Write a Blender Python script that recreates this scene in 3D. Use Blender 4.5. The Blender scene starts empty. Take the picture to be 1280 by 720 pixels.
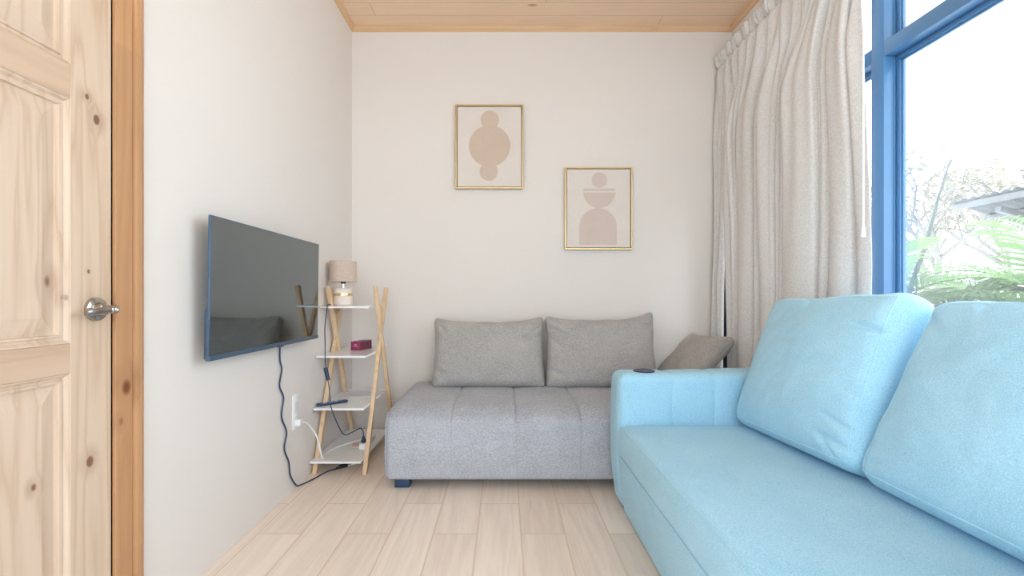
import bpy, bmesh, math, random
from mathutils import Vector, Matrix, noise
C = bpy.context.scene.collection
PI = math.pi
rnd = random.Random(7)

# ------------------------------------------------------------------ helpers
def link(o, parent=None):
    C.objects.link(o)
    if parent is not None:
        o.parent = parent
    return o

def wloc(p):
    v = Vector((0, 0, 0))
    while p is not None:
        v += p.location; p = p.parent
    return v

def obj(name, bm, mat, parent=None, smooth=True, world=True, label=None, angle=40):
    """link a bmesh as one mesh object; world=True: vertices are in world space"""
    me = bpy.data.meshes.new(name)
    if world and parent is not None:
        bmesh.ops.translate(bm, vec=-wloc(parent), verts=bm.verts)
    bmesh.ops.recalc_face_normals(bm, faces=bm.faces)
    bm.to_mesh(me); bm.free()
    for m in (mat if isinstance(mat, (list, tuple)) else [mat]):
        me.materials.append(m)
    if smooth:
        for p in me.polygons: p.use_smooth = True
        try: me.set_sharp_from_angle(angle=math.radians(angle))
        except Exception: pass
    o = bpy.data.objects.new(name, me)
    if label: o['label'] = label
    return link(o, parent)

def thing(name, label, cat, loc=(0, 0, 0), group=None):
    o = bpy.data.objects.new(name, None)
    o.empty_display_size = .1
    o.location = loc
    tag(o, label, cat, group)
    return link(o)

def tag(o, label, cat, group=None):
    o['label'] = label; o['category'] = cat
    if group: o['group'] = group
    return o

def struct(o, label=None, cat=None):
    o['kind'] = 'structure'
    if label: o['label'] = label
    if cat: o['category'] = cat
    return o

def box(bm, x0, x1, y0, y1, z0, z1, bev=0, seg=2):
    r = bmesh.ops.create_cube(bm, size=1)
    for v in r['verts']:
        v.co = Vector(((x0+x1)/2+v.co.x*(x1-x0), (y0+y1)/2+v.co.y*(y1-y0), (z0+z1)/2+v.co.z*(z1-z0)))
    if bev > 0:
        es = list({e for v in r['verts'] for e in v.link_edges})
        bmesh.ops.bevel(bm, geom=es, offset=bev, segments=seg, profile=.5, affect='EDGES')
    return r['verts']

def catmull(pts, n=8):
    P = [Vector(p) for p in pts]
    P = [P[0]*2-P[1]]+P+[P[-1]*2-P[-2]]
    out = []
    for i in range(1, len(P)-2):
        a, b, c, d = P[i-1:i+3]
        for k in range(n):
            t = k/n
            out.append(.5*((2*b)+(c-a)*t+(2*a-5*b+4*c-d)*t*t+(3*b-a-3*c+d)*t**3))
    out.append(P[-2])
    return out

def tube(bm, pts, r, n=8, closed=False, radii=None):
    pts = [Vector(p) for p in pts]
    m = len(pts); rings = []
    up = None
    for i, p in enumerate(pts):
        if closed: t = pts[(i+1) % m]-pts[i-1]
        else: t = pts[min(i+1, m-1)]-pts[max(i-1, 0)]
        if t.length < 1e-9: t = Vector((0, 0, 1))
        t.normalize()
        if up is None:
            up = Vector((0, 0, 1)) if abs(t.z) < .9 else Vector((1, 0, 0))
        up = (up-t*up.dot(t))
        if up.length < 1e-6: up = t.orthogonal()
        up.normalize(); s = t.cross(up)
        rr = radii[i] if radii else r
        rings.append([bm.verts.new(p+(up*math.cos(2*PI*k/n)+s*math.sin(2*PI*k/n))*rr) for k in range(n)])
    for i in range(m if closed else m-1):
        a, b = rings[i], rings[(i+1) % m]
        for k in range(n):
            bm.faces.new((a[k], a[(k+1) % n], b[(k+1) % n], b[k]))
    if not closed:
        bm.faces.new(rings[0][::-1]); bm.faces.new(rings[-1])

def beam(bm, a, b, wx, wy, bev=.002):
    """square-section bar from a to b; section axes: world X and the perpendicular"""
    a, b = Vector(a), Vector(b)
    t = (b-a).normalized(); ux = Vector((1, 0, 0)); ux = (ux-t*ux.dot(t)).normalized(); uy = t.cross(ux)
    vs = []
    for p in (a, b):
        for sx, sy in ((-1, -1), (1, -1), (1, 1), (-1, 1)):
            vs.append(bm.verts.new(p+ux*sx*wx/2+uy*sy*wy/2))
    fs = [(0, 1, 2, 3), (4, 7, 6, 5)]+[(k, 4+k, 4+(k+1) % 4, (k+1) % 4) for k in range(4)]
    for f in fs: bm.faces.new([vs[i] for i in f])
    if bev:
        es = list({e for v in vs for e in v.link_edges})
        bmesh.ops.bevel(bm, geom=es, offset=bev, segments=2, profile=.5, affect='EDGES')

def flatbeam(bm, a, b, wx, wy):
    """bar in the Y-Z plane with horizontally cut ends"""
    a, b = Vector(a), Vector(b)
    t = (b-a).normalized(); h = wy/abs(t.z)
    vs = []
    for p in (a, b):
        for sx, sy in ((-1, -1), (1, -1), (1, 1), (-1, 1)):
            vs.append(bm.verts.new(p+Vector((sx*wx/2, sy*h/2, 0))))
    for f in [(0, 1, 2, 3), (4, 7, 6, 5)]+[(k, 4+k, 4+(k+1) % 4, (k+1) % 4) for k in range(4)]:
        bm.faces.new([vs[i] for i in f])
    es = list({e for v in vs for e in v.link_edges})
    bmesh.ops.bevel(bm, geom=es, offset=.0025, segments=2, profile=.5, affect='EDGES')

def lathe(bm, prof, c, n=32, axis='z'):
    rings = []
    for r, z in prof:
        ring = []
        for k in range(n):
            a = 2*PI*k/n
            if axis == 'z': p = (c[0]+r*math.cos(a), c[1]+r*math.sin(a), c[2]+z)
            elif axis == 'x': p = (c[0]+z, c[1]+r*math.cos(a), c[2]+r*math.sin(a))
            else: p = (c[0]+r*math.cos(a), c[1]+z, c[2]+r*math.sin(a))
            ring.append(bm.verts.new(p))
        rings.append(ring)
    for a, b in zip(rings, rings[1:]):
        for k in range(n):
            bm.faces.new((a[k], a[(k+1) % n], b[(k+1) % n], b[k]))
    bm.faces.new(rings[0][::-1]); bm.faces.new(rings[-1])

def axis_coords(h, r, n):
    ang = [0, 11.25, 22.5, 33.75, 45]
    e = [h-r+r*math.tan(math.radians(a)) for a in ang]
    inner = [-(h-r)+2*(h-r)*i/n for i in range(1, n)]
    return [-x for x in reversed(e)]+inner+e

def round_pt(c, h, r):
    q = Vector([max(-(h[i]-r), min(h[i]-r, c[i])) for i in range(3)])
    d = Vector(c)-q
    if d.length < 1e-9: return Vector(c)
    return q+d.normalized()*r

def superbox(bm, h, r, n, deform=None, matrix=None):
    """rounded box of half extents h, n = grid steps per axis; deform(pos, uvw)->pos"""
    ax = [axis_coords(h[i], r, n[i]) for i in range(3)]
    cache = {}
    def V(i, j, k):
        key = (i, j, k)
        if key not in cache:
            p = round_pt((ax[0][i], ax[1][j], ax[2][k]), h, r)
            if deform: p = deform(p, (p.x/h[0], p.y/h[1], p.z/h[2]))
            if matrix is not None: p = matrix @ p
            cache[key] = bm.verts.new(p)
        return cache[key]
    L = [len(a)-1 for a in ax]
    for i in range(L[0]):
        for j in range(L[1]):
            for k in (0, L[2]):
                bm.faces.new((V(i, j, k), V(i+1, j, k), V(i+1, j+1, k), V(i, j+1, k)))
    for i in range(L[0]):
        for k in range(L[2]):
            for j in (0, L[1]):
                bm.faces.new((V(i, j, k), V(i+1, j, k), V(i+1, j, k+1), V(i, j, k+1)))
    for j in range(L[1]):
        for k in range(L[2]):
            for i in (0, L[0]):
                bm.faces.new((V(i, j, k), V(i, j+1, k), V(i, j+1, k+1), V(i, j, k+1)))

def seg_d(p, a, b):
    ax, ay = b[0]-a[0], b[1]-a[1]; L = ax*ax+ay*ay
    t = max(0, min(1, ((p[0]-a[0])*ax+(p[1]-a[1])*ay)/L)) if L else 0
    return math.hypot(p[0]-a[0]-t*ax, p[1]-a[1]-t*ay), t

# ------------------------------------------------------------------ materials
class NT:
    def __init__(s, name):
        s.m = bpy.data.materials.new(name); s.m.use_nodes = True
        s.t = s.m.node_tree; s.t.nodes.clear()
        s.out = s.t.nodes.new('ShaderNodeOutputMaterial')
    def n(s, typ, props=None, **ins):
        nd = s.t.nodes.new('ShaderNode'+typ)
        for k, v in (props or {}).items(): setattr(nd, k, v)
        for k, v in ins.items():
            key = k.replace('_', ' ')
            sock = nd.inputs[int(k[1:])] if k[0] == 'i' and k[1:].isdigit() else nd.inputs[key]
            s.set(sock, v)
        return nd
    def set(s, sock, v):
        if isinstance(v, bpy.types.NodeSocket): s.t.links.new(v, sock)
        elif isinstance(v, bpy.types.Node): s.t.links.new(v.outputs[0], sock)
        elif isinstance(v, (tuple, list)) and len(v) == 3 and sock.type == 'RGBA': sock.default_value = (*v, 1)
        else: sock.default_value = v
    def math(s, op, a, b=None, c=None):
        nd = s.t.nodes.new('ShaderNodeMath'); nd.operation = op
        s.set(nd.inputs[0], a)
        if b is not None: s.set(nd.inputs[1], b)
        if c is not None: s.set(nd.inputs[2], c)
        return nd.outputs[0]
    def mix(s, f, a, b, blend='MIX'):
        nd = s.t.nodes.new('ShaderNodeMix'); nd.data_type = 'RGBA'; nd.blend_type = blend
        s.set(nd.inputs[0], f); s.set(nd.inputs[6], a); s.set(nd.inputs[7], b)
        return nd.outputs[2]
    def sstep(s, v, a, b):
        nd = s.t.nodes.new('ShaderNodeMapRange'); nd.interpolation_type = 'SMOOTHSTEP'
        s.set(nd.inputs['Value'], v); nd.inputs['From Min'].default_value = a; nd.inputs['From Max'].default_value = b
        return nd.outputs[0]
    def co(s): return s.n('TexCoord').outputs['Object']
    def scl(s, v, sc, loc=(0, 0, 0)):
        return s.n('Mapping', Vector=v, Scale=Vector(sc), Location=Vector(loc)).outputs[0]
    def noise(s, v, scale=1, detail=3, rough=.5, dist=0):
        return s.n('TexNoise', Vector=v, Scale=scale, Detail=detail, Roughness=rough, Distortion=dist).outputs[0]
    def bsdf(s, col, rough=.5, bump=None, bstr=.2, bdist=.002, **kw):
        b = s.n('BsdfPrincipled', Base_Color=col, Roughness=rough, **kw)
        if bump is not None:
            bp = s.n('Bump', Strength=bstr, Distance=bdist, Height=bump)
            s.t.links.new(bp.outputs[0], b.inputs['Normal'])
        s.t.links.new(b.outputs[0], s.out.inputs[0])
        return b

def plain(name, col, rough=.5, metal=0, spec=.5, var=.06):
    t = NT(name)
    nz = t.noise(t.co(), 12, 2)
    c = t.mix(nz, tuple(x*(1-var) for x in col), tuple(min(1, x*(1+var)) for x in col))
    b = t.bsdf(c, rough, Metallic=metal)
    b.inputs['Specular IOR Level'].default_value = spec
    return t.m

def plaster():
    t = NT('painted_plaster'); co = t.co()
    n1 = t.noise(co, 90, 4, .6); n2 = t.noise(co, 1.2, 2)
    c = t.mix(n2, (.73, .675, .63), (.76, .71, .67))
    t.bsdf(c, .75, n1, .12, .002)
    return t.m

def wood(name, light, dark, axis, knots=(), grain=18, spec=.3, rough=.45, contrast=1.0, blocks=None):
    """straight-grained timber along an axis, with knots [(x,y,z,r)] in object space"""
    t = NT(name); co = t.co()
    rn = t.n('ObjectInfo').outputs['Random']
    off = t.n('CombineXYZ', X=t.math('MULTIPLY', rn, 7.3), Y=t.math('MULTIPLY', rn, 3.1), Z=t.math('MULTIPLY', rn, 5.7)).outputs[0]
    sc = [1, 1, 1]; sc['xyz'.index(axis)] = .07
    v = co
    kf = None
    for (kx, ky, kz, kr) in knots:
        d = t.n('VectorMath', {'operation': 'SUBTRACT'}, i0=co, i1=Vector((kx, ky, kz))).outputs[0]
        s3 = [1/kr]*3; s3['xyz'.index(axis)] = .7/kr
        dl = t.n('VectorMath', {'operation': 'LENGTH'}, i0=t.scl(d, s3)).outputs['Value']
        core = t.math('SUBTRACT', 1, t.sstep(dl, .55, 1.1))
        halo = t.math('MULTIPLY', t.math('SUBTRACT', 1, t.sstep(dl, .8, 3.6)), .28)
        tot = t.math('ADD', core, halo)
        kf = tot if kf is None else t.math('MAXIMUM', kf, tot)
    v2 = t.n('VectorMath', {'operation': 'ADD'}, i0=v, i1=off).outputs[0]
    vs = t.scl(v2, sc)
    big = t.noise(vs, 5, 3, .5, .6)
    s = [0, 0, 0]
    warp = t.math('MULTIPLY', big, 9 if not knots else 11)
    lin = t.math('ADD', t.math('MULTIPLY', t.noise(vs, grain, 4, .65), 1.0), warp)
    if kf is not None: lin = t.math('ADD', lin, t.math('MULTIPLY', kf, 1.6))
    ring = t.math('PINGPONG', lin, .5)
    ring = t.math('POWER', t.math('MULTIPLY', ring, 2), 2.2)
    fine = t.noise(t.scl(v2, [x*1 if x == 1 else .02 for x in sc]), 140, 3, .6)
    f = t.math('MULTIPLY', t.math('ADD', t.math('MULTIPLY', ring, .8), t.math('MULTIPLY', fine, .4)), contrast)
    c = t.mix(f, light, dark)
    tone = t.noise(vs, 2.2, 2)
    c = t.mix(t.math('MULTIPLY', tone, .35*contrast), c, tuple(a*.88+.06*b for a, b in zip(light, (1, .8, .6))))
    if blocks:
        # finger-jointed lengths, each of its own tone
        sep = t.n('SeparateXYZ', Vector=co).outputs['XYZ'.index(axis.upper())]
        cell = t.math('FLOOR', t.math('DIVIDE', t.math('ADD', sep, blocks[1]), blocks[0]))
        wn = t.n('TexWhiteNoise', {'noise_dimensions': '1D'}, W=cell).outputs[0]
        c = t.mix(t.math('MULTIPLY', wn, .45), c, tuple(x*.72 for x in light))
    if kf is not None:
        c = t.mix(t.math('MINIMUM', t.math('MULTIPLY', kf, .8), 1), c, (dark[0]*.42, dark[1]*.3, dark[2]*.25))
    b = t.bsdf(c, rough, f, .06, .001)
    b.inputs['Specular IOR Level'].default_value = spec
    return t.m

def planks(name, light, dark, wx, length, along, x0=0, y0=0, gap=.0022, gapcol=(.5, .4, .3), rough=.35, stagger=.25, knots=False, tonevar=.5, spec=.5, period=2):
    """boards laid along one axis in the XY plane"""
    t = NT(name); co = t.co()
    sp = t.n('SeparateXYZ', Vector=co)
    a, c_ = (sp.outputs['Y'], sp.outputs['X']) if along == 'y' else (sp.outputs['X'], sp.outputs['Y'])
    cx = t.math('DIVIDE', t.math('SUBTRACT', c_, x0), wx)
    row = t.math('FLOOR', cx); fx = t.math('FRACT', cx)
    par = t.math('FLOORED_MODULO', row, period)
    ay = t.math('ADD', t.math('DIVIDE', t.math('SUBTRACT', a, y0), length), t.math('MULTIPLY', par, stagger))
    cell = t.math('FLOOR', ay); fy = t.math('FRACT', ay)
    idv = t.n('CombineXYZ', X=row, Y=cell).outputs[0]
    wn = t.n('TexWhiteNoise', {'noise_dimensions': '2D'}, Vector=idv)
    shift = t.n('VectorMath', {'operation': 'SCALE'}, i0=wn.outputs[1], Scale=9.0).outputs[0]
    v = t.n('VectorMath', {'operation': 'ADD'}, i0=co, i1=shift).outputs[0]
    sc = (1, .06, 1) if along == 'y' else (.06, 1, 1)
    vs = t.scl(v, sc)
    big = t.noise(vs, 7, 3, .5, .4)
    ring = t.math('PINGPONG', t.math('ADD', t.math('MULTIPLY', big, 7), t.noise(vs, 30, 3)), .5)
    fine = t.noise(vs, 110, 4, .65)
    f = t.math('ADD', t.math('MULTIPLY', ring, .7), t.math('MULTIPLY', fine, .6))
    f = t.math('SUBTRACT', f, .18)
    f = t.math('ADD', t.math('MULTIPLY', f, .75), t.math('MULTIPLY', t.math('SUBTRACT', wn.outputs[0], .5), tonevar))
    f = t.n('Clamp', Value=f).outputs[0]
    col = t.mix(f, light, dark)
    if knots:
        vo = t.n('TexVoronoi', Vector=t.scl(co, (2.3, 5.2, 1)), Scale=1.0, Randomness=1.0)
        kd = t.math('SUBTRACT', 1, t.sstep(vo.outputs['Distance'], .035, .11))
        rr = t.n('SeparateColor', Color=vo.outputs['Color']).outputs[0]
        kd = t.math('MULTIPLY', kd, t.math('GREATER_THAN', rr, .45))
        col = t.mix(t.math('MULTIPLY', kd, .75), col, (dark[0]*.5, dark[1]*.38, dark[2]*.25))
    ex = t.math('MINIMUM', fx, t.math('SUBTRACT', 1, fx)); ex = t.math('MULTIPLY', ex, wx)
    ey = t.math('MINIMUM', fy, t.math('SUBTRACT', 1, fy)); ey = t.math('MULTIPLY', ey, length)
    e = t.math('MINIMUM', ex, ey)
    g = t.math('SUBTRACT', 1, t.sstep(e, gap*.5, gap*1.1))
    col = t.mix(t.math('MULTIPLY', g, .85), col, gapcol)
    b = t.bsdf(col, rough, t.math('MULTIPLY', g, -1), .25, .001)
    b.inputs['Specular IOR Level'].default_value = spec
    return t.m

def fabric(name, a, b, scale=260, mott=9, rough=.9, weave=0, fine=(.35, .35, 1), sheen=.15, bstr=.25):
    t = NT(name); co = t.co()
    n1 = t.noise(co, scale, 2, .7)
    n2 = t.noise(t.scl(co, fine), scale*.5, 3, .7)
    n3 = t.noise(co, mott, 3, .6)
    f = t.math('ADD', t.math('MULTIPLY', n1, .5), t.math('MULTIPLY', n2, .5))
    f = t.sstep(f, .36, .64)
    hgt = f
    f = t.math('ADD', t.math('MULTIPLY', f, .8), t.math('MULTIPLY', t.math('SUBTRACT', n3, .4), .45))
    if weave:
        w1 = t.n('TexWave', {'bands_direction': 'DIAGONAL'}, Vector=co, Scale=weave, Distortion=.6, Detail=1.0).outputs[1]
        f = t.math('ADD', t.math('MULTIPLY', f, .7), t.math('MULTIPLY', w1, .3))
        hgt = t.math('ADD', t.math('MULTIPLY', hgt, .5), t.math('MULTIPLY', w1, .5))
    c = t.mix(t.n('Clamp', Value=f).outputs[0], a, b)
    bs = t.bsdf(c, rough, hgt, bstr, .0015)
    bs.inputs['Specular IOR Level'].default_value = .15
    bs.inputs['Sheen Weight'].default_value = sheen
    return t.m

def drape():
    t = NT('curtain_linen'); co = t.co()
    n1 = t.noise(t.scl(co, (1, 1, .12)), 520, 2, .7); n2 = t.noise(t.scl(co, (.12, .12, 1)), 520, 2, .7)
    f = t.sstep(t.math('MULTIPLY', t.math('ADD', n1, n2), .5), .35, .65)
    c = t.mix(f, (.60, .58, .565), (.82, .795, .775))
    bp = t.n('Bump', Strength=.2, Distance=.001, Height=f)
    d = t.n('BsdfDiffuse', Color=c, Normal=bp); tr = t.n('BsdfTranslucent', Color=c, Normal=bp)
    m = t.n('MixShader', Fac=.05, i1=d.outputs[0], i2=tr.outputs[0])
    t.t.links.new(m.outputs[0], t.out.inputs[0])
    return t.m

def glass():
    t = NT('window_glass')
    tr = t.n('BsdfTransparent', Color=(.97, .985, .98)); gl = t.n('BsdfGlossy', Color=(1, 1, 1), Roughness=.01)
    fr = t.n('Fresnel', IOR=1.35)
    m = t.n('MixShader', Fac=t.math('MULTIPLY', fr.outputs[0], .5), i1=tr.outputs[0], i2=gl.outputs[0])
    hz = t.n('BsdfTranslucent', Color=(.9, .92, .92))
    m2 = t.n('MixShader', Fac=.024, i1=m.outputs[0], i2=hz.outputs[0])
    t.t.links.new(m2.outputs[0], t.out.inputs[0])
    return t.m

def leafy(name, a, b, tr=.35):
    t = NT(name); co = t.co()
    rn = t.noise(co, 3.0, 3)
    c = t.mix(rn, a, b)
    d = t.n('BsdfDiffuse', Color=c); l = t.n('BsdfTranslucent', Color=c)
    m = t.n('MixShader', Fac=tr, i1=d.outputs[0], i2=l.outputs[0])
    t.t.links.new(m.outputs[0], t.out.inputs[0])
    return t.m

def print_paper(name, shapes, lo, hi, paper):
    """abstract print: shapes painted with soft mottling. shapes(t, x, z) -> [(mask, colour)]"""
    t = NT(name); co = t.co(); sp = t.n('SeparateXYZ', Vector=co)
    x, z = sp.outputs[0], sp.outputs[2]
    n = t.noise(co, 9, 5, .65); n2 = t.noise(co, 40, 4, .7)
    c = t.mix(t.math('MULTIPLY', n, .9), paper, tuple(p*.90 for p in paper))
    for m, col in shapes(t, x, z):
        cc = t.mix(t.math('ADD', t.math('MULTIPLY', n, .8), t.math('MULTIPLY', n2, .25)), col, tuple(q*.80 for q in col))
        c = t.mix(m, c, cc)
    t.bsdf(c, .8)
    return t.m

def circ(t, x, z, cx, cz, r, s=.0015):
    d = t.math('SQRT', t.math('ADD', t.math('POWER', t.math('SUBTRACT', x, cx), 2), t.math('POWER', t.math('SUBTRACT', z, cz), 2)))
    return t.math('SUBTRACT', 1, t.sstep(d, r-s, r+s))
def band(t, v, a, b):
    return t.math('MULTIPLY', t.math('GREATER_THAN', v, a), t.math('LESS_THAN', v, b))

M_wall = plaster()
M_floor = planks('wood_look_tile', (.90, .775, .665), (.60, .48, .39), .2, 1.2, 'y', x0=.078, y0=2.06, gap=.0042, gapcol=(.70, .52, .39), rough=.3, stagger=-.25, tonevar=.30)
M_ceil = planks('ceiling_boards', (.87, .635, .445), (.73, .515, .355), .145, 3.4, 'x', x0=.03, y0=.3, gap=.0018, gapcol=(.38, .26, .16), rough=.5, stagger=.37, knots=True, tonevar=.14, spec=.3, period=3)
M_trim = wood('trim_pine', (.72, .48, .29), (.60, .36, .19), 'x', contrast=.6)
M_trimy = wood('trim_pine_long', (.72, .48, .29), (.60, .36, .19), 'y', contrast=.6)
PL, PD = (.69, .545, .42), (.56, .39, .265)
kn = [(-1.18, 1.278, 1.646, .007), (-1.18, 1.308, 1.592, .012), (-1.18, 1.283, 1.152, .005), (-1.18, 1.287, .611, .013),
      (-1.18, 1.30, 2.02, .008)]
M_pine_z = wood('pine_stile', PL, PD, 'z', kn, contrast=1.1)
M_pine_y = wood('pine_rail', (.65, .48, .35), (.52, .355, .24), 'y', contrast=1.05)
kp = [(-1.18, 1.18, 1.12, .016), (-1.18, 1.216, 1.078, .010), (-1.18, 1.138, .60, .009), (-1.18, 1.20, 1.235, .006)]
M_pine_p = wood('pine_panel', (.70, .555, .435), (.57, .41, .29), 'z', kp, contrast=1.1)
M_case = wood('casing_pine', (.58, .32, .16), (.44, .215, .095), 'z', [(-1.18, 1.40, .80, .022), (-1.18, 1.38, .70, .014)], contrast=.75, blocks=(.52, .23))
M_pole = wood('shelf_beech', (.78, .57, .37), (.60, .39, .22), 'z', contrast=.8)
M_white = plain('white_lacquer', (.86, .86, .86), .15)
M_plastic = plain('white_plastic', (.85, .85, .84), .35)
M_gray = fabric('grey_upholstery', (.26, .27, .30), (.60, .615, .67), 520, 6)
M_graypil = fabric('grey_cushion', (.255, .243, .232), (.57, .545, .52), 520, 6)
M_blue = fabric('blue_upholstery', (.255, .50, .65), (.51, .76, .885), 700, 5, fine=(.7, .7, 1))
M_bluepipe = fabric('blue_piping', (.36, .60, .73), (.50, .74, .85), 420, 5)
M_navy = plain('navy_plastic', (.012, .03, .085), .35)
M_cable = plain('dark_blue_cable', (.018, .045, .11), .45)
M_lens = plain('cup_liner', (.008, .01, .06), .3)
M_leg = plain('blue_black_leg', (.02, .05, .12), .4)
M_frame = plain('haze_blue_aluminium', (.075, .19, .36), .3, 0, .6)  # black aluminium frame; the blue haze over it is painted into the colour
M_bezel = plain('tv_bezel', (.10, .16, .24), .3, .6)
M_tvback = plain('tv_back', (.05, .08, .13), .45)
M_screen = plain('tv_screen', (.20, .225, .235), .04, 1.0, var=.02)
M_nickel = plain('satin_nickel', (.48, .44, .40), .2, 1.0)
M_gold = plain('brushed_gold', (.70, .53, .27), .3, 1.0)
M_goldfr = plain('gold_frame', (.62, .45, .22), .38, .75)
M_black = plain('black_plastic', (.02, .02, .025), .4)
M_shade = fabric('lampshade_linen', (.50, .39, .32), (.66, .54, .46), 300, 20)
M_ceramic = fabric('speckled_stone', (.72, .60, .52), (.84, .75, .68), 240, 12, rough=.6, sheen=0)
M_maroon = plain('maroon_card', (.27, .025, .085), .35)
M_maroon2 = plain('dark_maroon_card', (.16, .02, .05), .35)
M_letter = plain('pale_print', (.75, .55, .6), .5)
M_paper = plain('receipt_paper', (.80, .72, .68), .7)
M_pink = plain('pink_print', (.75, .40, .32), .7)
M_sleeve = plain('grey_paper', (.62, .62, .66), .35)
M_curt = drape()
M_jamb = plain('dark_aluminium', (.015, .022, .035), .4)
M_glass = glass()
M_button = plain('grey_buttons', (.50, .56, .66), .5)

# ------------------------------------------------------------------ the room
XL, XR, YF, YN, ZC = -1.18, 1.77, 3.51, -1.9, 3.175
bm = bmesh.new(); box(bm, XL-.15, XR+.15, YN-.15, YF+.15, -.12, 0)
struct(obj('floor', bm, M_floor, smooth=False))
bm = bmesh.new(); box(bm, XL-.15, XR+.6, YN-.15, YF+.15, ZC, ZC+.2)
struct(obj('ceiling', bm, M_ceil, smooth=False))
bm = bmesh.new(); box(bm, XL-.15, XR+.15, YF, YF+.15, 0, ZC)
struct(obj('wall_far', bm, M_wall, smooth=False))
WT, WB, WN = 2.87, .06, .28
D0, D1, DT = .445, 1.362, 2.14          # the doorway
bm = bmesh.new()
box(bm, XL-.15, XL, D1, YF, 0, ZC); box(bm, XL-.15, XL, .25, D0, 0, ZC); box(bm, XL-.15, XL, YN, .25, 0, .06); box(bm, XL-.15, XL, YN, .25, WT, ZC); box(bm, XL-.15, XL, YN, -1.75, .06, WT); box(bm, XL-.15, XL, D0, D1, DT, ZC)
struct(obj('wall_left', bm, M_wall, smooth=False))
WT, WB = 2.87, .06                       # window head and sill
bm = bmesh.new()
box(bm, XR, XR+.15, YN, YF, WT, ZC); box(bm, XR, XR+.15, YN, WN, 0, WT); box(bm, XR, XR+.15, WN, YF, 0, WB)
struct(obj('wall_right', bm, M_wall, smooth=False))
W2 = (-1.05, 1.65, .06, 2.87)
bm = bmesh.new()
box(bm, XL-.15, W2[0], YN-.15, YN, 0, ZC); box(bm, W2[1], XR+.15, YN-.15, YN, 0, ZC)
box(bm, W2[0], W2[1], YN-.15, YN, 0, W2[2]); box(bm, W2[0], W2[1], YN-.15, YN, W2[3], ZC)
struct(obj('wall_near', bm, M_wall, smooth=False))

def trimprof(bm, a, b, inward):
    """small cove strip along the ceiling edge from a to b (both at the wall), inward = unit vector"""
    prof = [(0, 0), (.006, 0), (.012, .008), (.02, .016), (.024, .03), (.024, .039), (0, .039)]
    rows = []
    for p in (a, b):
        rows.append([bm.verts.new(Vector(p)+Vector(inward)*d+Vector((0, 0, h))) for d, h in prof])
    n = len(prof)
    for k in range(n): bm.faces.new((rows[0][k], rows[0][(k+1) % n], rows[1][(k+1) % n], rows[1][k]))
    bm.faces.new(rows[0]); bm.faces.new(rows[1][::-1])
for nm, a, b, d, m in (('trim_1', (XL, YF, ZC-.039), (XR, YF, ZC-.039), (0, -1, 0), M_trim),
                       ('trim_2', (XL, YN, ZC-.039), (XL, YF, ZC-.039), (1, 0, 0), M_trimy),
                       ('trim_3', (XR, YN, ZC-.039), (XR, YF, ZC-.039), (-1, 0, 0), M_trimy)):
    bm = bmesh.new(); trimprof(bm, a, b, d); struct(obj(nm, bm, m, smooth=False))

# ------------------------------------------------------------------ door in the left wall
door = bpy.data.objects.new('door_1', None); door.location = (XL, 0, 0)
struct(door, 'pale knotty pine panelled door with satin nickel lever', 'door'); link(door)
DE = 1.357
fx = XL+.001                              # door face
st = .128
rails = [(1.618, 1.712), (.872, .954), (.012, .22), (1.99, 2.125)]
def slab(y0, y1, z0, z1): 
    bm = bmesh.new(); box(bm, fx-.04, fx, y0, y1, z0, z1, .0015, 1); return bm
def at0(o): return o
obj('stile', slab(DE-st, DE, .012, 2.125), M_pine_z, door, world=False).location = (-XL, 0, 0)
obj('stile', slab(.45, .45+st, .012, 2.125), M_pine_z, door, world=False).location = (-XL, 0, 0)
mid = (DE+.45)/2
obj('stile', slab(mid-.055, mid+.055, .22, 1.99), M_pine_z, door, world=False).location = (-XL, 0, 0)
for z0, z1 in rails:
    obj('rail', slab(.45+st, DE-st, z0, z1), M_pine_y, door, world=False).location = (-XL, 0, 0)
def panel(y0, y1, z0, z1):
    bm = bmesh.new()
    rings = [(0, -.0005), (.004, -.002), (.010, -.010), (.016, -.0115), (.018, -.007), (.023, -.0075), (.025, -.016), (.030, -.017), (.068, -.0065), (.070, -.0055)]
    prev = None
    for ins, d in rings:
        cur = [bm.verts.new((fx+d, y, z)) for y, z in ((y0+ins, z0+ins), (y1-ins, z0+ins), (y1-ins, z1-ins), (y0+ins, z1-ins))]
        if prev:
            for k in range(4): bm.faces.new((prev[k], prev[(k+1) % 4], cur[(k+1) % 4], cur[k]))
        prev = cur
    bm.faces.new(prev)
    bk = [bm.verts.new((fx-.034, y, z)) for y, z in ((y0, z0), (y1, z0), (y1, z1), (y0, z1))]
    bm.faces.new(bk[::-1])
    bm.verts.ensure_lookup_table()
    for k in range(4): bm.faces.new((bm.verts[k], bm.verts[(k+1) % 4], bk[(k+1) % 4], bk[k]))
    return bm
for z0, z1 in ((.22, .872), (.954, 1.618), (1.712, 1.99)):
    for y0, y1 in ((.45+st, mid-.055), (mid+.055, DE-st)):
        o = obj('panel', panel(y0, y1, z0, z1), M_pine_p, door, smooth=False, world=False); o.location = (-XL, 0, 0)
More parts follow.
